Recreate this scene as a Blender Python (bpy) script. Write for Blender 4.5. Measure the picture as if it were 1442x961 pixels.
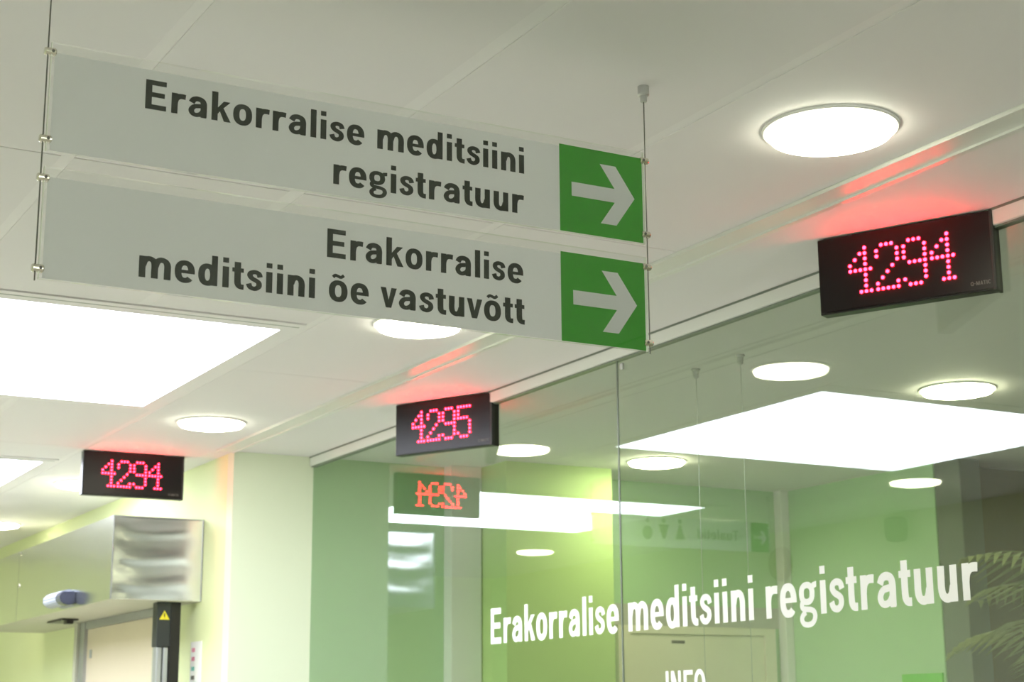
import bpy, bmesh, math, random
from mathutils import Vector, Matrix
random.seed(4)
for o in list(bpy.data.objects): bpy.data.objects.remove(o)
scene = bpy.context.scene
COL = scene.collection

# ------------------------------------------------------------------ camera
cam_d = bpy.data.cameras.new('camera'); cam = bpy.data.objects.new('camera', cam_d); COL.objects.link(cam)
R_, U_, F_ = Vector((.8742, -.4855, -.0064)), Vector((-.1033, -.1990, .9745)), Vector((.4744, .8513, .2241))
F_.normalize(); R_ = (R_ - F_ * R_.dot(F_)).normalized(); U_ = R_.cross(F_).normalized()
M4 = Matrix((R_, U_, -F_)).transposed().to_4x4(); M4.translation = Vector((0, 0, 1.55))
cam.matrix_world = M4
cam_d.lens = 58.522; cam_d.sensor_width = 36; cam_d.sensor_fit = 'HORIZONTAL'
cam_d.dof.use_dof = True; cam_d.dof.focus_distance = 3.5; cam_d.dof.aperture_fstop = 9
cam_d.clip_start = .05
scene.camera = cam
# ------------------------------------------------------------------ world, exposure
w = bpy.data.worlds.new('world'); scene.world = w; w.use_nodes = True
w.node_tree.nodes['Background'].inputs[0].default_value = (.96, .96, .91, 1)
w.node_tree.nodes['Background'].inputs[1].default_value = 3.8
vs = scene.view_settings
vs.view_transform = 'Standard'; vs.look = 'None'; vs.gamma = 1; vs.exposure = .5; vs.use_curve_mapping = False
# radiance of the luminaires
PANEL_L, DOWN_L, OFFICE_L, LED_L = 11.0, 15.0, 33.0, 44.0
CEIL = 2.893; GLASS = 3.235

# ------------------------------------------------------------------ materials
def newmat(name):
    m = bpy.data.materials.new(name); m.use_nodes = True
    return m, m.node_tree.nodes, m.node_tree.links
def surf(name, col, rough=.6, metal=0, var=.04, scale=6, spec=.4, bump=0, bscale=60, coat=0):
    m, n, l = newmat(name); b = n['Principled BSDF']
    b.inputs['Roughness'].default_value = rough; b.inputs['Metallic'].default_value = metal
    b.inputs['Specular IOR Level'].default_value = spec
    b.inputs['Coat Weight'].default_value = coat
    tc = n.new('ShaderNodeTexCoord'); nz = n.new('ShaderNodeTexNoise'); nz.inputs['Scale'].default_value = scale
    nz.inputs['Detail'].default_value = 3
    l.new(tc.outputs['Object'], nz.inputs['Vector'])
    mx = n.new('ShaderNodeMix'); mx.data_type = 'RGBA'
    mx.inputs['A'].default_value = (*[max(0, c * (1 - var)) for c in col], 1)
    mx.inputs['B'].default_value = (*[min(1, c * (1 + var)) for c in col], 1)
    l.new(nz.outputs['Fac'], mx.inputs['Factor']); l.new(mx.outputs['Result'], b.inputs['Base Color'])
    if bump:
        n2 = n.new('ShaderNodeTexNoise'); n2.inputs['Scale'].default_value = bscale
        l.new(tc.outputs['Object'], n2.inputs['Vector'])
        bp = n.new('ShaderNodeBump'); bp.inputs['Strength'].default_value = bump; bp.inputs['Distance'].default_value = .01
        l.new(n2.outputs['Fac'], bp.inputs['Height']); l.new(bp.outputs['Normal'], b.inputs['Normal'])
    return m
def emit(name, col, strength):
    m, n, l = newmat(name); n.remove(n['Principled BSDF'])
    e = n.new('ShaderNodeEmission'); e.inputs[0].default_value = (*col, 1); e.inputs[1].default_value = strength
    l.new(e.outputs[0], n['Material Output'].inputs['Surface']); return m
def clear(name, tint, f0=.04, rough=0.0, white=0.0):
    """clear sheet: Schlick reflection over straight transmission, the same from both sides"""
    m, n, l = newmat(name); n.remove(n['Principled BSDF'])
    lw = n.new('ShaderNodeLayerWeight'); lw.inputs['Blend'].default_value = .5
    p = n.new('ShaderNodeMath'); p.operation = 'POWER'; p.inputs[1].default_value = 5
    l.new(lw.outputs['Facing'], p.inputs[0])
    ma = n.new('ShaderNodeMath'); ma.operation = 'MULTIPLY_ADD'; ma.inputs[1].default_value = 1 - f0; ma.inputs[2].default_value = f0
    l.new(p.outputs[0], ma.inputs[0])
    t = n.new('ShaderNodeBsdfTransparent'); t.inputs[0].default_value = (*tint, 1)
    g = n.new('ShaderNodeBsdfGlossy'); g.inputs['Roughness'].default_value = rough
    base = t.outputs[0]
    if white:
        d = n.new('ShaderNodeBsdfDiffuse'); d.inputs[0].default_value = (.8, .84, .78, 1)
        mw = n.new('ShaderNodeMixShader'); mw.inputs[0].default_value = white
        l.new(t.outputs[0], mw.inputs[1]); l.new(d.outputs[0], mw.inputs[2]); base = mw.outputs[0]
    mx = n.new('ShaderNodeMixShader'); l.new(ma.outputs[0], mx.inputs[0]); l.new(base, mx.inputs[1]); l.new(g.outputs[0], mx.inputs[2])
    l.new(mx.outputs[0], n['Material Output'].inputs['Surface']); return m
def paper(name, col, trans):
    m, n, l = newmat(name); n.remove(n['Principled BSDF'])
    tc = n.new('ShaderNodeTexCoord'); nz = n.new('ShaderNodeTexNoise'); nz.inputs['Scale'].default_value = 5
    l.new(tc.outputs['Object'], nz.inputs['Vector'])
    c = n.new('ShaderNodeMix'); c.data_type = 'RGBA'
    c.inputs['A'].default_value = (*[v * .98 for v in col], 1); c.inputs['B'].default_value = (*col, 1)
    l.new(nz.outputs['Fac'], c.inputs['Factor'])
    d = n.new('ShaderNodeBsdfDiffuse'); t = n.new('ShaderNodeBsdfTranslucent'); mx = n.new('ShaderNodeMixShader')
    mx.inputs[0].default_value = trans
    l.new(c.outputs['Result'], d.inputs[0]); l.new(c.outputs['Result'], t.inputs[0])
    l.new(d.outputs[0], mx.inputs[1]); l.new(t.outputs[0], mx.inputs[2]); l.new(mx.outputs[0], n['Material Output'].inputs['Surface'])
    return m
def steel(name, col, rough, strength, sx, sy, sz):
    m, n, l = newmat(name); b = n['Principled BSDF']
    b.inputs['Base Color'].default_value = (*col, 1); b.inputs['Metallic'].default_value = 1; b.inputs['Roughness'].default_value = rough
    tc = n.new('ShaderNodeTexCoord'); mp = n.new('ShaderNodeMapping'); mp.inputs['Scale'].default_value = (sx, sy, sz)
    nz = n.new('ShaderNodeTexNoise'); nz.inputs['Scale'].default_value = 1; nz.inputs['Detail'].default_value = 1
    l.new(tc.outputs['Object'], mp.inputs[0]); l.new(mp.outputs[0], nz.inputs['Vector'])
    bp = n.new('ShaderNodeBump'); bp.inputs['Strength'].default_value = strength; bp.inputs['Distance'].default_value = .05
    l.new(nz.outputs['Fac'], bp.inputs['Height']); l.new(bp.outputs['Normal'], b.inputs['Normal']); return m

M = dict(
    floor=surf('vinyl_floor', (.52, .495, .42), .35, var=.08, scale=3),
    slab=surf('ceiling_void', (.45, .45, .43), .8),
    tile=surf('ceiling_tile_white', (.79, .77, .79), .75, var=.015, scale=2),
    bar=surf('ceiling_bar_white', (.82, .80, .82), .5, var=.01),
    board=surf('plasterboard_white', (.79, .775, .785), .7, var=.015, scale=2),
    rail=surf('rail_white', (.74, .75, .74), .4, var=.02),
    track=surf('track_white', (.76, .77, .74), .3, var=.02, spec=.6),
    wall_pale=surf('paint_pale_green', (.80, .86, .68), .65, var=.02, scale=2),
    wall_yellow=surf('paint_pale_lime', (.80, .86, .52), .65, var=.02, scale=2),
    wall_left=surf('paint_soft_green', (.68, .73, .52), .65, var=.03, scale=2),
    wall_green=surf('paint_green', (.43, .65, .37), .65, var=.03, scale=2),
    wall_green_lit=surf('paint_green_lit', (.50, .68, .27), .65, var=.03, scale=2),  # green office wall of the pier, the downlight's yellow light put into its colour
    wall_grey=surf('paint_warm_grey', (.50, .50, .44), .7, var=.03, scale=2),
    wall_dark=surf('panel_dark_brown', (.125, .108, .055), .6, var=.15, scale=4),
    pilaster=surf('pilaster_grey', (.15, .17, .13), .6, var=.05),
    white=surf('enamel_white', (.80, .80, .78), .4, var=.01),
    cream=surf('door_cream', (.70, .61, .47), .5, var=.03, scale=3),
    frame=surf('door_frame_grey', (.50, .50, .40), .5, var=.03),
    black=surf('plastic_black', (.012, .010, .010), .35, var=.1),
    face=surf('display_black_screen', (.007, .005, .006), .32, var=.1, spec=.32),
    charcoal=surf('plastic_charcoal', (.03, .034, .034), .45, var=.1),
    grey=surf('anodised_grey', (.42, .43, .45), .35, metal=.6, var=.05),
    sensor=surf('sensor_grey_blue', (.33, .35, .45), .3, var=.05, spec=.6),
    sensor_dark=surf('sensor_dark_lens', (.05, .055, .10), .12, var=.05, spec=.8),
    steel=steel('steel_wavy', (.76, .76, .79), .17, .08, 1.2, 1.4, 5.0),
    steel_long=steel('steel_front', (.82, .84, .80), .2, .20, 3.0, 1.8, 1.2),
    chrome=surf('clamp_nickel', (.72, .69, .60), .18, metal=1, var=.05),
    wire=surf('wire_steel', (.16, .16, .14), .4, metal=.6, var=.1),
    wire_light=surf('wire_bright_steel', (.50, .52, .48), .3, metal=.5, var=.1),
    door2=surf('door_pale_cream', (.80, .76, .62), .5, var=.03, scale=3),
    alu=surf('mount_aluminium', (.55, .56, .56), .35, metal=.9, var=.05),
    acrylic=clear('acrylic_clear', (.985, .99, .985), .045, .02, .015),
    edge=surf('acrylic_edge', (.85, .88, .80), .25, var=.02, spec=.6),
    glass=clear('window_glass', (.93, .965, .93), .068),
    joint=surf('glass_joint', (.18, .21, .18), .3, var=.1),
    paper=paper('sign_paper', (.85, .845, .85), .28),
    green=surf('sign_green', (.035, .30, .012), .45, var=.03),
    ink=surf('print_dark', (.018, .022, .015), .5, var=.05),
    ink_grey=surf('print_grey', (.16, .15, .14), .5, var=.05),
    film=surf('vinyl_white', (.93, .93, .92), .5, var=.01),
    panel=emit('panel_light', (.85, .90, 1.0), PANEL_L),
    down=emit('downlight_diffuser', (1.0, .97, .74), DOWN_L),
    odown=emit('office_diffuser', (1.0, .98, .66), OFFICE_L),
    led=emit('red_led', (1.0, .0068, .0190), LED_L),
    yellow=surf('warning_yellow', (.80, .68, .03), .5, var=.03),
    notice=surf('notice_green', (.20, .62, .10), .5, var=.03),
    leaf=surf('palm_leaf', (.20, .24, .09), .5, var=.25, scale=12),
    stem=surf('palm_stem', (.20, .15, .07), .7, var=.2),
    pot=surf('pot_terracotta', (.30, .16, .09), .7, var=.1),
    soil=surf('soil', (.04, .03, .02), .9, var=.3),
    clock_rim=surf('clock_rim_brown', (.16, .08, .03), .4, var=.1),
    clock_face=surf('clock_face', (.35, .28, .17), .5, var=.05),
    speaker=surf('speaker_green_grey', (.05, .10, .03), .6, var=.05),
    pink=surf('print_pink', (.75, .25, .40), .5), teal=surf('print_teal', (.20, .55, .50), .5),
)

# ------------------------------------------------------------------ mesh helpers
ROOT = {}
def link(name, bm, m, parent=None, local=False, smooth=False, flat=False):
    me = bpy.data.meshes.new(name)
    if parent is not None and not local: bmesh.ops.translate(bm, verts=bm.verts, vec=-ROOT.get(parent, Vector()))
    if not flat: bmesh.ops.recalc_face_normals(bm, faces=bm.faces)
    bm.to_mesh(me); bm.free(); me.materials.append(M[m])
    if smooth:
        for p in me.polygons: p.use_smooth = True
    o = bpy.data.objects.new(name, me); COL.objects.link(o)
    if parent is not None: o.parent = parent; ROOT[o] = ROOT.get(parent, Vector())
    else: ROOT[o] = Vector()
    return o
def tag(o, label, cat, group=None):
    o['label'] = label; o['category'] = cat
    if group: o['group'] = group
    return o
def thing(name, label, cat, loc, rotz=0, group=None):
    e = bpy.data.objects.new(name, None); e.empty_display_size = .1; COL.objects.link(e)
    e.location = loc; e.rotation_euler = (0, 0, rotz); ROOT[e] = Vector(loc)
    return tag(e, label, cat, group)
def struct(name, bm, m, parent=None):
    o = link(name, bm, m, parent)
    if parent is None: o['kind'] = 'structure'
    return o
def box(bm, x0, x1, y0, y1, z0, z1, bev=0):
    r = bmesh.ops.create_cube(bm, size=1)
    bmesh.ops.scale(bm, vec=(x1 - x0, y1 - y0, z1 - z0), verts=r['verts'])
    bmesh.ops.translate(bm, vec=((x0 + x1) / 2, (y0 + y1) / 2, (z0 + z1) / 2), verts=r['verts'])
    if bev:
        es = list({e for v in r['verts'] for e in v.link_edges})
        bmesh.ops.bevel(bm, geom=es, offset=bev, segments=2, affect='EDGES', profile=.5)
    return bm
def B(*a, **k): return box(bmesh.new(), *a, **k)
def cyl(bm, p0, p1, r0, r1=None, seg=16):
    p0, p1 = Vector(p0), Vector(p1); d = p1 - p0
    r = bmesh.ops.create_cone(bm, cap_ends=True, segments=seg, radius1=r0, radius2=r0 if r1 is None else r1, depth=d.length)
    q = Vector((0, 0, 1)).rotation_difference(d.normalized()).to_matrix().to_4x4()
    bmesh.ops.transform(bm, matrix=Matrix.Translation((p0 + p1) / 2) @ q, verts=r['verts']); return bm
def lathe(bm, prof, c, seg=32):
    rings = []
    for r, z in prof:
        rings.append([bm.verts.new((c[0] + r * math.cos(2 * math.pi * i / seg), c[1] + r * math.sin(2 * math.pi * i / seg), c[2] + z)) for i in range(seg)])
    for a, b in zip(rings, rings[1:]):
        for i in range(seg): bm.faces.new((a[i], a[(i + 1) % seg], b[(i + 1) % seg], b[i]))
    bm.faces.new(rings[0]); bm.faces.new(rings[-1]); return bm
def prism(bm, pts, f, t):
    """flat polygon pts mapped by f(u, v, depth), depth 0..t"""
    a = [bm.verts.new(f(u, v, 0)) for u, v in pts]; b = [bm.verts.new(f(u, v, t)) for u, v in pts]
    bm.faces.new(a); bm.faces.new(b[::-1])
    for i in range(len(pts)):
        j = (i + 1) % len(pts); bm.faces.new((a[i], b[i], b[j], a[j]))
    return bm

# ------------------------------------------------------------------ stroke lettering (cap height 1)
HX, HY = .110, .085
def catmull(P, n=8, closed=False):
    out = []; N = len(P); rng = range(N if closed else N - 1)
    g = (lambda i: P[i % N]) if closed else (lambda i: P[max(0, min(N - 1, i))])
    for i in rng:
        p0, p1, p2, p3 = g(i - 1), g(i), g(i + 1), g(i + 2)
        for k in range(n):
            t = k / n
            out.append(tuple(.5 * (2 * p1[c] + (p2[c] - p0[c]) * t + (2 * p0[c] - 5 * p1[c] + 4 * p2[c] - p3[c]) * t * t + (3 * p1[c] - p0[c] - 3 * p2[c] + p3[c]) * t ** 3) for c in (0, 1)))
    if not closed: out.append(P[-1])
    return out
def pen(path, hx=HX, hy=HY, closed=False):
    """quads swept by an elliptical pen"""
    n = len(path); L = []; Rr = []
    for i in range(n):
        a = path[(i - 1) % n] if (closed or i > 0) else path[i]; b = path[(i + 1) % n] if (closed or i < n - 1) else path[i]
        tx, ty = b[0] - a[0], b[1] - a[1]; k = math.hypot(tx, ty) or 1; nx, ny = -ty / k, tx / k
        L.append((path[i][0] + nx * hx, path[i][1] + ny * hy)); Rr.append((path[i][0] - nx * hx, path[i][1] - ny * hy))
    q = []
    for i in range(n if closed else n - 1):
        j = (i + 1) % n; q.append([L[i], Rr[i], Rr[j], L[j]])
    return q
def S(P, hx=HX, hy=HY, n=6): return pen(catmull(P, n), hx, hy)
def ell(cx, cy, rx, ry, a0=0, a1=360, n=40, hx=HX, hy=HY, p=2.35):
    pts = []
    full = abs(a1 - a0) >= 360
    for i in range(n if full else n + 1):
        a = math.radians(a0 + (a1 - a0) * i / n); c, s = math.cos(a), math.sin(a)
        pts.append((cx + rx * math.copysign(abs(c) ** (2 / p), c), cy + ry * math.copysign(abs(s) ** (2 / p), s)))
    return pen(pts, hx, hy, full)
def rc(x0, x1, y0, y1): return [[(x0, y0), (x1, y0), (x1, y1), (x0, y1)]]
def arch(dx, w): return S([(dx + .12, .40), (dx + .175, .55), (dx + .10 + w * .48, .626), (dx + .10 + w * .84, .585), (dx + .10 + w, .45), (dx + .10 + w, .2), (dx + .10 + w, 0)])
def stem(x=0, h=.70): return rc(x - .005, x + .21, 0, h)
def rot(q, w): return [[(w - x, .70 - y) for x, y in p] for p in q]
O_ = ell(.325, .35, .225, .288)
G = {}   # name: (polys, width, lsb, rsb)
G['E'] = (stem(0, 1) + rc(.19, .70, 0, .17) + rc(.19, .64, .425, .59) + rc(.19, .69, .83, 1), .70, .09, .09)
G['r'] = (stem() + S([(.11, .34), (.15, .50), (.25, .595), (.36, .612), (.475, .605)], .10, .088), .475, .085, .04)
G['a'] = (rc(.43, .62, 0, .12) + S([(.525, .02), (.525, .25), (.525, .46), (.47, .585), (.32, .63), (.18, .59), (.105, .475)]) +
          S([(.53, .395), (.35, .385), (.19, .345), (.10, .22), (.15, .105), (.27, .068), (.42, .12), (.52, .24)], .098, .072), .645, .06, .075)
G['k'] = (stem(0, 1) + [[(.19, .21), (.30, .36), (.645, .70), (.41, .70), (.19, .44)], [(.27, .36), (.43, 0), (.67, 0), (.40, .47)]], .67, .085, .02)
G['o'] = (O_, .65, .065, .065)
G['l'] = (stem(0, 1), .2, .085, .085)
G['i'] = (stem() + rc(0, .2, .83, 1), .2, .085, .085)
G['s'] = (S([(.455, .475), (.405, .592), (.265, .632), (.135, .585), (.112, .49), (.19, .405), (.31, .352), (.408, .285), (.415, .165), (.33, .088), (.235, .07), (.12, .112), (.065, .225)], .096, .072), .52, .06, .06)
G['e'] = (ell(.32, .35, .22, .288, -8, 318, 40) + rc(.12, .63, .295, .405), .64, .065, .065)
G['m'] = (stem() + arch(0, .40) + arch(.40, .41), 1.01, .085, .08)
G['n'] = (stem() + arch(0, .385), .585, .085, .08)
G['u'] = (rot(G['n'][0], .585), .585, .08, .085)
G['d'] = (rc(.43, .63, 0, 1) + ell(.295, .345, .195, .285), .63, .065, .085)
G['t'] = (S([(.185, .90), (.185, .60), (.185, .30), (.20, .16), (.27, .085), (.40, .075)]) + rc(0, .39, .56, .70), .40, .03, .035)
G['g'] = (ell(.30, .455, .205, .18, hx=.095, hy=.068) + [[(.42, .60), (.53, .54), (.68, .58), (.68, .70), (.53, .68)]] +
          S([(.19, .31), (.105, .235), (.13, .15), (.25, .125), (.42, .11), (.555, .06), (.59, -.05), (.50, -.165), (.32, -.205), (.15, -.175), (.085, -.08), (.14, .01), (.25, .06)], .082, .06), .69, .045, .045)
G['v'] = ([[(0, .70), (.2, .70), (.32, .19), (.40, 0), (.20, 0)], [(.6, .70), (.4, .70), (.28, .19), (.20, 0), (.40, 0)]], .60, .015, .015)
TIL = S([(.13, .815), (.21, .885), (.31, .865), (.41, .835), (.52, .91)], .06, .052)
G['õ'] = (O_ + TIL, .65, .065, .065)
G['I'] = (stem(0, 1), .2, .1, .1)
G['N'] = (stem(0, 1) + rc(.50, .70, 0, 1) + [[(0, 1), (.21, 1), (.70, 0), (.49, 0)]], .70, .1, .1)
G['F'] = (stem(0, 1) + rc(.19, .64, .41, .57) + rc(.19, .66, .84, 1), .66, .1, .03)
G['O'] = (ell(.39, .5, .28, .43), .78, .06, .06)
G['Q'] = (ell(.39, .5, .28, .43) + [[(.42, .3), (.55, .36), (.82, .02), (.66, -.06)]], .8, .06, .06)
G['M'] = (stem(0, 1) + rc(.70, .9, 0, 1) + [[(0, 1), (.24, 1), (.54, 0), (.36, 0)], [(.90, 1), (.66, 1), (.36, 0), (.54, 0)]], .9, .1, .1)
G['A'] = ([[(0, 0), (.2, 0), (.46, 1), (.28, 1)], [(.74, 0), (.54, 0), (.28, 1), (.46, 1)]] + rc(.18, .56, .22, .37), .74, .02, .02)
G['T'] = (rc(.25, .45, 0, 1) + rc(0, .70, .84, 1), .70, .03, .03)
G['C'] = (ell(.38, .5, .27, .43, 40, 320), .70, .06, .05)
G['-'] = (rc(0, .3, .38, .54), .3, .08, .08)
def layout(text, track=0.0):
    x = 0; out = []; first = True
    for ch in text:
        if ch == ' ': x += .36; continue
        q, wd, lb, rb = G[ch]
        if first: first = False
        else: x += lb
        out.append((x, q)); x += wd; last = rb; x += rb + track
    return out, x - last - track
def lettering(name, text, m, parent, f, width, cap, local=False):
    """f(u, v) -> point; the line starts at u = 0 and is width long; one mesh for each word"""
    out, tot = layout(text); k = width / tot; n = 0
    for word in text.split(' '):
        bm = bmesh.new()
        for x, q in out[n:n + len(word)]:
            for pi, p in enumerate(q):
                area = sum(p[i][0] * p[(i + 1) % len(p)][1] - p[(i + 1) % len(p)][0] * p[i][1] for i in range(len(p)))
                if abs(area) < 1e-7: continue
                pp = p if area > 0 else p[::-1]
                bm.faces.new([bm.verts.new(Vector(f((x + u) * k, v * cap)) + Vector(f(0, 0, pi * 5e-6)) - Vector(f(0, 0))) for u, v in pp])
        n += len(word)
        link(name, bm, m, parent, local, flat=True)

# ================================================================== setting
X0, X1, Y0, Y1 = -1.10, 7.20, -2.5, 14.0
struct('floor', B(X0 - .1, X1 + .1, Y0 - .1, Y1 + .1, -.1, 0), 'floor')
ceiling = struct('ceiling', B(X0 - .1, X1 + .1, Y0 - .1, Y1 + .1, CEIL + .012, 3.02), 'slab')
struct('wall_left', B(X0 - .1, X0, Y0, Y1, 0, CEIL + .012), 'wall_left')
wb = bmesh.new()
WXA, WXB, WZA, WZB = -.7, 2.9, .80, 2.55
box(wb, X0 - .1, WXA, Y0 - .1, Y0, 0, CEIL + .012); box(wb, WXB, X1 + .1, Y0 - .1, Y0, 0, CEIL + .012)
box(wb, WXA, WXB, Y0 - .1, Y0, 0, WZA); box(wb, WXA, WXB, Y0 - .1, Y0, WZB, CEIL + .012)
struct('wall_back', wb, 'wall_pale')
w2 = struct('added_window', B(WXA, WXB, Y0 - .08, Y0 - .02, WZA, WZA + .06), 'white')  # window added behind the camera so daylight reaches the sign fronts
link('frame_head', B(WXA, WXB, Y0 - .08, Y0 - .02, WZB - .06, WZB), 'white', w2)
for x in (WXA, (WXA + WXB) / 2 - .03, WXB - .06): link('frame_post', B(x, x + .06, Y0 - .08, Y0 - .02, WZA + .06, WZB - .06), 'white', w2)
for x0, x1 in ((WXA + .06, (WXA + WXB) / 2 - .03), ((WXA + WXB) / 2 + .03, WXB - .06)): link('pane', B(x0, x1, Y0 - .052, Y0 - .048, WZA + .06, WZB - .06), 'glass', w2)
struct('wall_far', B(X0, 2.806, Y1, Y1 + .1, 0, CEIL + .012), 'wall_yellow')
struct('wall_corridor', B(2.806, 2.95, 8.0, Y1 + .1, 0, CEIL + .012), 'wall_yellow')
struct('wall_end', B(2.806, GLASS, 7.91, 8.0, 0, CEIL + .012), 'wall_pale')
struct('wall_office_end', B(GLASS, 6.25, 7.91, 8.0, 0, CEIL + .012), 'wall_green')
struct('wall_office_pier', B(4.172, 4.825, 7.56, 7.91, 0, CEIL), 'wall_green_lit')
struct('wall_office', B(6.25, 6.35, 6.61, 8.0, 0, CEIL + .012), 'wall_green')
struct('wall_recess_end', B(6.35, X1, 6.61, 6.71, 0, CEIL + .012), 'wall_dark')
struct('wall_recess', B(X1, X1 + .1, Y0, 6.71, 0, CEIL + .012), 'wall_dark')
struct('trim_1', B(3.985, 4.165, 7.82, 7.91, 0, CEIL, bev=.004), 'white')
struct('trim_2', B(6.19, 6.249, 7.84, 7.909, 0, CEIL, bev=.004), 'white')
struct('trim_3', B(6.255, 6.40, 6.42, 6.608, 0, CEIL, bev=.004), 'pilaster')

# ceiling panels: seven columns between bars, cut round the two light panels
LAMP_Y = [(5.20, 6.99), (8.56, 10.35)]
cols = [(-1.1, -.87), (-.84, -.277), (-.246, .316), (.347, .909), (.940, 1.498), (1.537, 2.095), (2.126, 2.706)]
rows_in = [-2.5, -.46, 1.7, 3.86, 5.20, 6.99, 8.13, 8.56, 10.35, 12.2, 14.0]
rows_out = [-2.5, -.46, 1.7, 3.86, 6.02, 8.18, 10.34, 12.2, 14.0]
for ci, (a, b) in enumerate(cols):
    rows = rows_in if 2 <= ci <= 5 else rows_out
    for y0, y1 in zip(rows, rows[1:]):
        bb = b
        if 2 <= ci <= 5 and (y0, y1) in LAMP_Y:
            if ci != 2: continue
            bb = .118
        link('ceiling_panel', B(a, bb, y0 + .002, y1 - .002, CEIL, CEIL + .0118, bev=.001), 'tile', ceiling)
for a, b in [(-.87, -.84), (-.277, -.246), (.316, .347), (.909, .940), (1.498, 1.537), (2.095, 2.126)]:
    segs = [(Y0, Y1)] if (a < .1 or a > 2) else [(Y0, 5.20), (6.99, 8.56), (10.35, Y1)]
    for y0, y1 in segs: link('ceiling_bar', B(a + .0002, b - .0002, y0, y1, CEIL + .0015, CEIL + .0118), 'bar', ceiling)
link('ceiling_board', B(2.834, 3.210, Y0, 7.91, CEIL, CEIL + .0118), 'board', ceiling)
link('ceiling_board', B(2.706, 2.806, 7.91, Y1, CEIL, CEIL + .0118), 'board', ceiling)
link('ceiling_board', B(3.262, X1, Y0, 7.91, CEIL, CEIL + .0118), 'board', ceiling)
# double track set in the ceiling
tr = thing('ceiling_track', 'long white double metal track running across ceiling beside the glass wall', 'track', (2.77, 2.7, CEIL - .010))
link('wide_rail', B(2.708, 2.798, Y0, 7.905, CEIL - .006, CEIL + .0118, bev=.002), 'track', tr)
link('lip', B(2.708, 2.713, Y0, 7.905, CEIL - .010, CEIL - .006), 'track', tr)
link('lip', B(2.793, 2.798, Y0, 7.905, CEIL - .012, CEIL - .006), 'track', tr)
link('narrow_rail', B(2.806, 2.832, Y0, 7.905, CEIL - .004, CEIL + .0118, bev=.002), 'track', tr)

# glass wall with its top rail, panes and lettering
win = struct('window_1', B(3.212, 3.260, Y0, 7.908, 2.845, CEIL + .0118, bev=.003), 'rail')
link('rail_groove', B(3.2105, 3.2125, Y0, 7.908, 2.886, CEIL), 'joint', win)
link('rail_gasket', B(3.222, 3.250, Y0, 7.908, 2.840, 2.845), 'joint', win)
for y0, y1 in [(5.021, 7.906), (2.121, 5.013), (-.779, 2.113), (-2.49, -.787)]:
    link('glass_pane', B(3.2334, 3.2366, y0, y1, .002, 2.840), 'glass', win)
for y in (5.017, 2.117, -.783): link('glass_joint', B(3.2330, 3.2370, y - .0038, y + .0038, .002, 2.840), 'joint', win)
link('glass_clip', B(3.224, 3.2332, 4.966, 4.984, 2.800, 2.824, bev=.002), 'alu', win)
fx = GLASS - .0020
lettering('glass_lettering', 'Erakorralise meditsiini registratuur', 'film', win, lambda u, v, d=0: (fx - d, 5.992 - u, 1.862 + v), 2.716, .141)
lettering('glass_lettering', 'INFO', 'film', win, lambda u, v, d=0: (fx - d, 4.752 - u, 1.622 + v), .228, .097)

# ================================================================== luminaires
def light_panel(y0, y1, label):
    t = thing('light_panel', label, 'ceiling light', (1.1, (y0 + y1) / 2, CEIL), 0, 'large square ceiling light panels')
    a, b = .121, 2.093; y0 += .004; y1 -= .004
    fx0, fx1, fy0, fy1 = .222, 2.036, y0 + .105, y1 - .07
    bm = bmesh.new()
    box(bm, a, fx0, y0, y1, CEIL - .004, CEIL + .0118); box(bm, fx1, b, y0, y1, CEIL - .004, CEIL + .0118)
    box(bm, fx0, fx1, y0, fy0, CEIL - .004, CEIL + .0118); box(bm, fx0, fx1, fy1, y1, CEIL - .004, CEIL + .0118)
    link('frame', bm, 'bar', t)
    link('gap', B(a + .012, b - .012, y0 + .040, y0 + .046, CEIL - .0046, CEIL - .0040), 'joint', t)
    link('diffuser', B(fx0, fx1, fy0, fy1, CEIL - .003, CEIL + .010), 'panel', t)
light_panel(5.20, 6.99, 'large square white light panel glowing in ceiling below the lower hanging sign')
light_panel(8.56, 10.35, 'farther large light panel cut by the left edge, behind the leftmost number display')
def downlight(x, y, label, m='down', group='round ceiling downlights in corridor'):
    t = thing('downlight', label, 'ceiling light', (x, y, CEIL), 0, group)
    link('rim', lathe(bmesh.new(), [(.1585, 0), (.1585, -.004), (.155, -.007), (.146, -.007), (.146, -.001)], (x, y, CEIL), 48), 'white', t)
    link('diffuser', lathe(bmesh.new(), [(.1455, -.002), (.1455, -.012), (.140, -.020), (.11, -.026), (.06, -.029), (.01, -.030)], (x, y, CEIL), 48), m, t, smooth=True)
DY = [2.835, 5.02, 7.17, 9.38, 11.56]
for y, lb in zip(DY, ['nearest and largest round glowing ceiling light, upper right of the photo',
                      'round glowing ceiling light half hidden behind lower edge of hanging sign',
                      'round glowing ceiling light above and right of the leftmost number display',
                      'round glowing ceiling light just left of the leftmost number display',
                      'small far round ceiling light at left edge above the steel door header']):
    downlight(2.43, y, lb)
for y, lb in zip(DY[2:], ['round ceiling light seen only mirrored in the glass above the last white letters',
                          'round ceiling light seen only mirrored just above the mirrored toilet sign',
                          'round ceiling light seen only mirrored low on the brightly lit green pier']):
    downlight(-.17, y, lb)
downlight(4.89, 7.22, 'round ceiling light inside the glazed office nearest the brightly lit green pier', 'odown', 'round downlights behind the glass')
downlight(4.91, 2.835, 'added round ceiling light inside the office nearest the camera, outside the frame', 'odown', 'round downlights behind the glass')  # extra unseen downlight, added on the grid to brighten the office end walls
downlight(4.91, 5.02, 'round ceiling light inside the glazed office below the right number display', 'odown', 'round downlights behind the glass')

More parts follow.
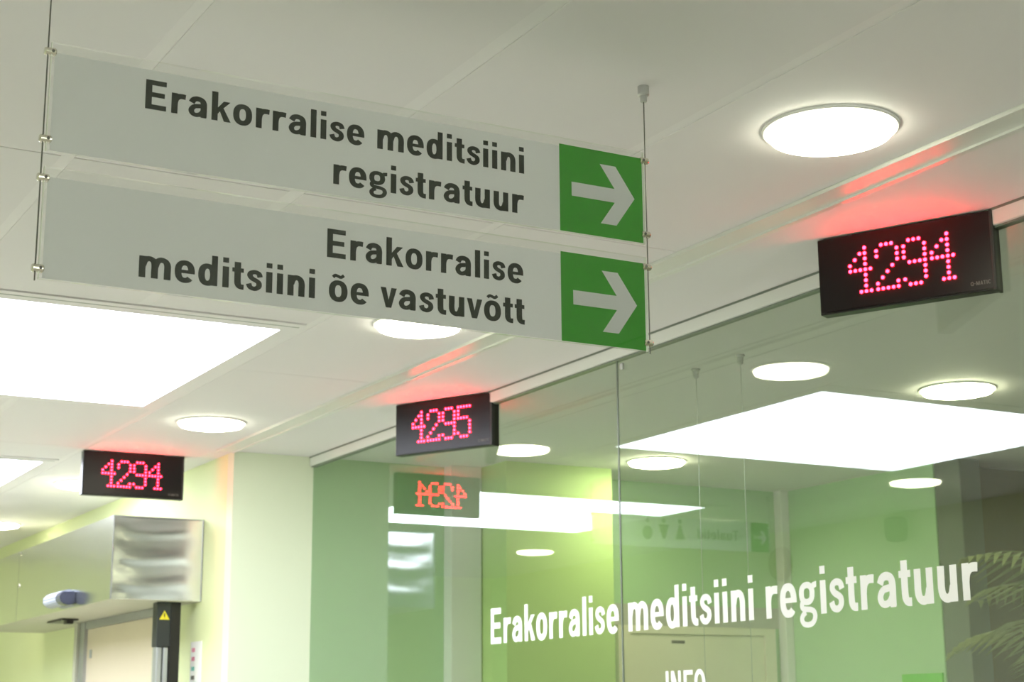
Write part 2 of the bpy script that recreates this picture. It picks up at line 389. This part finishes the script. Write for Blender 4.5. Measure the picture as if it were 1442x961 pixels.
# ================================================================== hanging signs
SY = 2.821
def clamp(x, y, z, side, par):
    bm = bmesh.new(); cyl(bm, (x - .0085, y, z), (x + .0085, y, z), .0072, seg=18)
    cyl(bm, (x - .0105, y, z), (x - .0085, y, z), .0055, .0072, 18); cyl(bm, (x + .0085, y, z), (x + .0105, y, z), .0072, .0055, 18)
    c = link('clamp', bm, 'chrome', par, smooth=False)
    link('screw', cyl(bmesh.new(), (x + side * .004, y - .0075, z), (x + side * .004, y - .0058, z), .003, seg=10), 'wire', c)
def hang_cable(x, y, zbot, par):
    c = link('cable', cyl(bmesh.new(), (x, y, zbot), (x, y, CEIL - .02), .00135, seg=8), 'wire', par)
    link('ceiling_mount', lathe(bmesh.new(), [(.0125, 0), (.0125, -.020), (.0105, -.022), (.0075, -.022), (.0075, -.034), (.006, -.036)], (x, y, CEIL), 20), 'alu', c)
def panel_body(par, x0, x1, y, z0, z1, clear_top=.018):
    p = link('acrylic_panel', B(x0, x1, y - .004, y + .004, z0, z1), 'acrylic', par)
    link('paper_insert', B(x0 + .006, x1 - .003, y - .0004, y + .0004, z0 + .002, z1 - clear_top), 'paper', p)
    link('panel_edge', B(x0 - .0012, x0 - .0001, y - .004, y + .004, z0, z1), 'edge', p)
    link('panel_edge', B(x1 + .0001, x1 + .0012, y - .004, y + .004, z0, z1), 'edge', p)
    return p
sg = thing('hanging_sign', 'double hanging direction sign with two white panels and green right arrows', 'sign', (1.265, SY, CEIL))
def arrow(par, xa, xb, y, z0, z1, flip=False):
    link('arrow_field', B(xa, xb, y - .0009, y - .0005, z0, z1), 'green', par)
    wd, cz, h = xb - xa, (z0 + z1) / 2, xb - xa
    f = (lambda u, v, d: (xb - (.14 + u * .95) * wd, y - .0010 - d, cz + v * h * .95)) if flip else (lambda u, v, d: (xa + (.14 + u * .95) * wd, y - .0010 - d, cz + v * h * .95))
    bm = bmesh.new()
    prism(bm, [(0, -.078), (.544, -.078), (.36, -.335), (.56, -.335), (.80, 0), (.56, .335), (.36, .335), (.544, .078), (0, .078)], f, .0003)
    link('arrow', bm, 'paper', par)
ly = SY - .0010
for z0, z1, lines in [(2.5365, 2.7405, [('Erakorralise meditsiini', .810, 1.602, 2.647), ('registratuur', 1.182, 1.601, 2.5605)]),
                      (2.3035, 2.5075, [('Erakorralise', 1.172, 1.598, 2.4135), ('meditsiini õe vastuvõtt', .812, 1.601, 2.3295)])]:
    p = panel_body(sg, .637, 1.8945, SY, z0, z1)
    arrow(p, 1.687, 1.8915, SY, z0 + .002, z1 - .0135)
    for text, xa, xb, zb in lines:
        lettering('lettering', text, 'ink', p, lambda u, v, d=0, xa=xa, zb=zb: (xa + u, ly - d, zb + v), xb - xa, .0565)
for x, side in ((.6305, 1), (1.9015, -1)):
    hang_cable(x, SY, 2.300, sg)
    for z in (2.7225, 2.5585, 2.4870, 2.3225): clamp(x + side * .004, SY, z, side, sg)

ts_y, tx0, tx1, tz0, tz1 = 8.10, .175, 1.435, 2.548, 2.740
ts = thing('hanging_sign', 'toilet sign with three figures, seen only mirrored in the glass wall', 'sign', (.8, ts_y, CEIL))
p = panel_body(ts, tx0, tx1, ts_y, tz0, tz1, .010)
arrow(p, tx0 + .003, tx0 + .135, ts_y, tz0 + .004, tz1 - .012, True)
lettering('lettering', 'Tualetid', 'ink', p, lambda u, v, d=0: (.405 + u, ts_y - .0010 - d, 2.612 + v), .30, .062)
ic = lambda u, v, d: (u, ts_y - .0010 - d, v)
def icon(cx, shape):
    bm = bmesh.new(); prism(bm, [(cx + .014 * math.cos(a * .524), 2.706 + .014 * math.sin(a * .524)) for a in range(12)], ic, .0003)
    prism(bm, [(cx + a * .04, 2.632 + b * .055) for a, b in shape], ic, .0003); link('pictogram', bm, 'ink', p)
icon(.83, [(-.85, -.55), (.85, -.55), (.15, 1), (-.15, 1)])
icon(.945, [(-.2, -.6), (.2, -.6), (.95, .95), (-.95, .95)])
icon(1.06, [(math.cos(a * .524) * .9, math.sin(a * .524) * .75) for a in range(12)])
for x, side in ((tx0 - .006, 1), (tx1 + .006, -1)):
    hang_cable(x, ts_y, tz0 - .004, ts)
    for z in (tz0 + .02, tz1 - .02): clamp(x + side * .004, ts_y, z, side, ts)

# cables behind the glass
for y, lb in ((5.197, 'left one of two thin cables hanging from office ceiling behind the glass'), (4.91, 'right one of two thin cables hanging from office ceiling behind the glass')):
    t = thing('hanging_cable', lb, 'cable', (3.715, y, 0), 0, 'cables behind the glass')
    link('cable', cyl(bmesh.new(), (3.715, y, 0), (3.715, y, CEIL - .03), .0011, seg=8), 'wire_light', t)
    link('ceiling_mount', lathe(bmesh.new(), [(.017, 0), (.017, -.006), (.012, -.010), (.010, -.034), (.005, -.038)], (3.715, y, CEIL), 20), 'alu', t)

# ================================================================== number displays
DIG = {'4': ['...X.', '..XX.', '.X.X.', 'X..X.', 'XXXXX', '...X.', '...X.', '...X.', '..XXX'],
       '2': ['.XXX.', 'X...X', 'X...X', '....X', '...X.', '..X..', '.X...', 'X...X', 'XXXXX'],
       '9': ['.XXX.', 'X...X', 'X...X', 'X...X', '.XXXX', '....X', '....X', 'X...X', '.XXX.'],
       '5': ['XXXXX', 'X....', 'X....', 'XXXX.', '....X', '....X', '....X', 'X...X', '.XXX.']}
def display(p0, p1, digits, label, logo=True):
    """p0 -> p1: top front edge seen left to right; local x along it, local -y out of the face"""
    d = Vector(p1) - Vector(p0); L = d.length; ang = math.atan2(d.y, d.x)
    t = thing('number_display', label, 'display', (p0[0], p0[1], 2.668), ang, 'red number displays')
    H, D = .221, .045
    bm = bmesh.new(); box(bm, 0, L, .002, D, 0, H, bev=.003); link('housing', bm, 'black', t, True)
    link('screen', B(.006, L - .010, -.001, .0022, .005, H - .005), 'face', t, True)
    link('side_cap', B(L - .0098, L - .0002, -.003, D + .004, -.001, H + .001, bev=.002), 'charcoal', t, True)
    link('ceiling_bracket', B(L * .2, L * .8, .012, .034, H, .2248), 'black', t, True)
    px, pz, dp = .0149, .0157, .0792
    for i, ch in enumerate(digits):
        bm = bmesh.new()
        for rI, row in enumerate(DIG[ch]):
            for cI, s in enumerate(row):
                if s != 'X': continue
                r = bmesh.ops.create_icosphere(bm, subdivisions=1, radius=.0056)
                bmesh.ops.scale(bm, vec=(1, .6, 1), verts=r['verts'])
                bmesh.ops.translate(bm, vec=(.098 + i * dp + cI * px, -.0035, .175 - rI * pz), verts=r['verts'])
        link('led_digit', bm, 'led', t, True, smooth=True)
    if logo: lettering('maker_lettering', 'Q-MATIC', 'ink_grey', t, lambda u, v, d=0: (.437 + u, -.0013 - d, .018 + v), .055, .011, local=True)
display((2.985, 3.566), (3.212, 3.111), '4294', 'nearest black number display glowing 4294, beside glass wall at upper right')
display((2.991, 6.400), (3.218, 5.945), '4295', 'middle black number display glowing 4295, hanging at the glass wall')
display((2.120, 8.180), (2.635, 8.175), '4294', 'leftmost black number display glowing 4294, above the steel door header')

# ================================================================== sliding door with steel header
HX0, HX1, HY0, HY1, HZ0, HZ1 = 2.330, 2.804, 8.335, 11.6, 2.172, 2.594
hd = thing('door_header', 'stainless steel box header of sliding door on pale green wall, bottom left', 'door header', (2.57, 9.9, HZ0))
bm = bmesh.new(); NX, NZ = 26, 44; gv = []
for iz in range(NZ + 1):                      # thin buckled sheet: dished between its edges, with shallow waves
    for ix in range(NX + 1):
        t, z = ix / NX, HZ0 + (HZ1 - HZ0) * iz / NZ; e = min(1, 8 * t * (1 - t))
        y = HY0 + 4 * .011 * t * (1 - t) + e * (.0008 * math.sin(z * 46 + 2.6 * t + 1.2 * math.sin(5 * t)) + .0002 * math.sin(z * 97 - 3 * t + 1))
        gv.append(bm.verts.new((HX0 + .001 + (HX1 - HX0 - .001) * t, y, z)))
for iz in range(NZ):
    for ix in range(NX):
        a = iz * (NX + 1) + ix; bm.faces.new((gv[a], gv[a + 1], gv[a + NX + 2], gv[a + NX + 1]))
link('end_plate', bm, 'steel', hd, smooth=True)
for a, b in ((HY0 + .001, 10.372), (10.378, HY1)): link('front_panel', B(HX0, HX0 + .004, a, b, HZ0, HZ1), 'steel_long', hd)
link('top_plate', B(HX0 + .004, HX1, HY0 + .004, HY1, HZ1 - .004, HZ1), 'steel_long', hd)
link('underside', B(HX0 + .004, HX1, HY0 + .004, HY1, HZ0, HZ0 + .004), 'frame', hd)
link('rear_plate', B(HX0 + .004, HX1, HY1 - .004, HY1, HZ0 + .004, HZ1 - .004), 'steel_long', hd)
for z in (2.575, 2.385): link('screw', cyl(bmesh.new(), (HX0 - .005, 10.34, z), (HX0, 10.34, z), .011, seg=14), 'chrome', hd)
link('edge_strip', B(HX1 - .006, HX1, HY0 - .003, HY0, HZ0, HZ1), 'grey', hd)
link('edge_strip', B(HX0, HX1 - .006, HY0 - .003, HY0, HZ1 - .006, HZ1), 'grey', hd)
link('edge_strip', B(HX0 - .002, HX0 + .004, HY0 - .003, HY0 + .001, HZ0, HZ1), 'grey', hd)
# motion sensor on the header face
se = thing('motion_sensor', 'small grey blue motion sensor fixed low on the steel door header', 'sensor', (HX0 - .05, 9.2, 2.2))
bm = bmesh.new()
sp = [(0, .0), (.035, -.012), (.070, .0), (.085, .028), (.070, .060), (.030, .075), (0, .075)]
prism(bm, sp, lambda u, v, d: (HX0 - .0005 - u, 9.06 + d, 2.196 + v), .33); bmesh.ops.bevel(bm, geom=list(bm.edges), offset=.008, segments=2, affect='EDGES')
link('body', bm, 'sensor', se)
bm = bmesh.new(); prism(bm, [(0, -.002), (.040, -.014), (.074, -.002), (.088, .028), (.072, .058), (0, .06)], lambda u, v, d: (HX0 - .0005 - u, 9.00 + d, 2.196 + v), .10)
bmesh.ops.bevel(bm, geom=list(bm.edges), offset=.006, segments=2, affect='EDGES'); link('lens', bm, 'sensor_dark', se)
# the door under the header
dr = struct('door_1', B(2.735, 2.765, 8.87, 10.24, .01, 2.125), 'cream')
link('frame_post', B(2.72, 2.78, 8.76, 8.868, 0, 2.17), 'frame', dr)
link('frame_post', B(2.715, 2.78, 10.242, 10.34, 0, 2.17), 'grey', dr)
link('frame_post', B(2.70, 2.80, 10.36, 10.42, 0, 2.17), 'frame', dr)
link('frame_head', B(2.72, 2.78, 8.87, 10.24, 2.127, 2.17), 'grey', dr)
link('door_lock', B(2.728, 2.734, 10.12, 10.16, 1.95, 2.0, bev=.002), 'grey', dr)
po = thing('door_post', 'black vertical door post with yellow warning triangle under steel header', 'post', (2.66, 8.45, 0))
link('cover', B(2.602, 2.672, 8.42, 8.50, 1.945, 2.170, bev=.003), 'charcoal', po)
link('back_profile', B(2.674, 2.728, 8.425, 8.52, 0, 2.170, bev=.003), 'black', po)
for x in (2.608, 2.643): link('guide_tube', B(x, x + .028, 8.43, 8.49, 0, 1.944, bev=.006), 'grey', po)
tri = lambda cx, cz, s: [(cx - s, cz - s * .8), (cx + s, cz - s * .8), (cx, cz + s * .9)]
bm = bmesh.new(); prism(bm, tri(2.640, 2.103, .027), lambda u, v, d: (u, 8.4195 - d, v), .0005); wt = link('warning_triangle', bm, 'yellow', po)
bm = bmesh.new(); prism(bm, [(2.637, 2.113), (2.644, 2.113), (2.641, 2.101), (2.645, 2.101), (2.638, 2.087), (2.640, 2.098), (2.636, 2.098)], lambda u, v, d: (u, 8.4188 - d, v), .0003); link('warning_mark', bm, 'ink', wt)
bk = thing('door_bracket', 'small black bracket under the far end of the steel header', 'bracket', (2.56, 10.6, HZ0))
bm = bmesh.new(); box(bm, 2.50, 2.60, 9.95, 10.30, HZ0 - .012, HZ0 - .0005); box(bm, 2.53, 2.57, 9.95, 10.02, HZ0 - .032, HZ0 - .012); link('arm', bm, 'black', bk)
nt = thing('wall_notice', 'narrow white notice on pale wall right of the black door post', 'notice', (2.803, 8.39, 1.4))
link('sheet', B(2.802, 2.8055, 8.30, 8.47, 1.45, 1.972), 'film', nt)
for z, m in ((1.93, 'pink'), (1.885, 'pink'), (1.835, 'teal'), (1.79, 'ink_grey')): link('print', B(2.8012, 2.8019, 8.40, 8.45, z - .010, z + .010), m, nt)

# ================================================================== inside the office
d2 = struct('door_2', B(5.13, 6.06, 7.885, 7.909, .01, 2.035), 'door2')
for x0, x1 in ((5.05, 5.128), (6.062, 6.14)): link('frame_post', B(x0, x1, 7.875, 7.909, 0, 2.080), 'door2', d2)
link('frame_head', B(5.128, 6.062, 7.875, 7.909, 2.037, 2.080), 'door2', d2)
link('door_label', B(5.41, 5.50, 7.883, 7.8845, 1.985, 2.002), 'ink_grey', d2)
link('door_handle', B(5.98, 6.04, 7.84, 7.884, 1.02, 1.05, bev=.006), 'grey', d2)
struct('trim_4', B(4.83, 6.185, 7.90, 7.9095, 2.082, 2.20), 'wall_grey')
nb = thing('green_notice', 'bright green notice low on office back wall under the last letters', 'notice', (6.248, 6.77, 1.6))
link('board', B(6.238, 6.2495, 6.625, 6.93, 1.45, 1.793), 'notice', nb)
link('board_frame', B(6.236, 6.2379, 6.625, 6.93, 1.45, 1.462), 'white', nb)
# palm in the dark recess
pl = thing('potted_palm', 'potted palm with long fronds standing in dark recess at right edge', 'plant', (6.16, 5.36, 0))
link('pot', lathe(bmesh.new(), [(.17, 0), (.23, .34), (.25, .34), (.25, .40), (.22, .40), (.21, .36)], (6.16, 5.36, 0), 28), 'pot', pl)
link('soil', lathe(bmesh.new(), [(.20, .361), (.20, .375)], (6.16, 5.36, 0), 24), 'soil', pl)
bm = bmesh.new()
for k in range(3): cyl(bm, (6.16 + .05 * math.cos(k * 2.1), 5.36 + .05 * math.sin(k * 2.1), .37), (6.16 + .09 * math.cos(k * 2.1), 5.36 + .09 * math.sin(k * 2.1), 2.0 - .2 * k), .024, .016, 10)
link('trunk', bm, 'stem', pl)
def frond(az, length, rise, droop, base):
    bm = bmesh.new(); dirv = Vector((math.cos(az), math.sin(az), 0)); side = Vector((-math.sin(az), math.cos(az), 0)); prev = None
    for i in range(17):
        t = i / 16; p_ = Vector(base) + dirv * (length * t) + Vector((0, 0, rise * t - droop * t * t))
        if prev is not None: cyl(bm, prev, p_, .006 * (1.15 - t), .006 * (1.1 - t), 5)
        if i > 2:
            ll = .30 * math.sin(math.pi * (.15 + .8 * t)) + .05
            for s in (-1, 1):
                tip = p_ + side * s * ll * .8 + dirv * ll * .55 + Vector((0, 0, -ll * .35)); m_ = (p_ + tip) / 2 + Vector((0, 0, .02)); wv = dirv * .016
                v = [bm.verts.new(q) for q in (p_, m_ + wv, tip, m_ - wv)]
                u = [bm.verts.new(q + Vector((0, 0, .0015))) for q in (p_, m_ + wv, tip, m_ - wv)]
                bm.faces.new(v); bm.faces.new(u[::-1])
                for j in range(4): bm.faces.new((v[j], u[j], u[(j + 1) % 4], v[(j + 1) % 4]))
        prev = p_
    link('frond', bm, 'leaf', pl)
for k in range(13):
    a = k * 2.4; h = 1.95 - .2 * (k % 3)
    frond(a, random.uniform(.62, .82), random.uniform(.75, 1.1), random.uniform(.55, .85), (6.16 + .09 * math.cos((k % 3) * 2.1), 5.36 + .09 * math.sin((k % 3) * 2.1), h))

# ================================================================== things on the far side of the corridor, seen mirrored
ck = thing('wall_clock', 'round brown rimmed wall clock seen mirrored beside the white corner strip', 'clock', (X0, 9.6, 2.66))
cx = X0 + .001
link('rim', cyl(bmesh.new(), (cx, 9.6, 2.66), (cx + .035, 9.6, 2.66), .125, .115, 36), 'clock_rim', ck)
link('dial', cyl(bmesh.new(), (cx + .035, 9.6, 2.66), (cx + .037, 9.6, 2.66), .095, seg=36), 'clock_face', ck)
bm = bmesh.new(); box(bm, cx + .0375, cx + .039, 9.595, 9.605, 2.66, 2.735); link('hand', bm, 'black', ck)
bm = bmesh.new(); box(bm, cx + .0395, cx + .041, 9.60, 9.655, 2.655, 2.665); link('hand', bm, 'black', ck)
spk = thing('wall_speaker', 'round dark wall speaker seen mirrored on the green office back wall', 'speaker', (X0, 8.3, 2.76))
link('body', lathe(bmesh.new(), [(.02, -.08), (.06, -.07), (.075, -.03), (.075, .06), (.06, .08)], (X0 + .077, 8.3, 2.77), 24), 'speaker', spk)
link('bracket', B(X0 + .001, X0 + .03, 8.28, 8.32, 2.74, 2.80), 'black', spk)
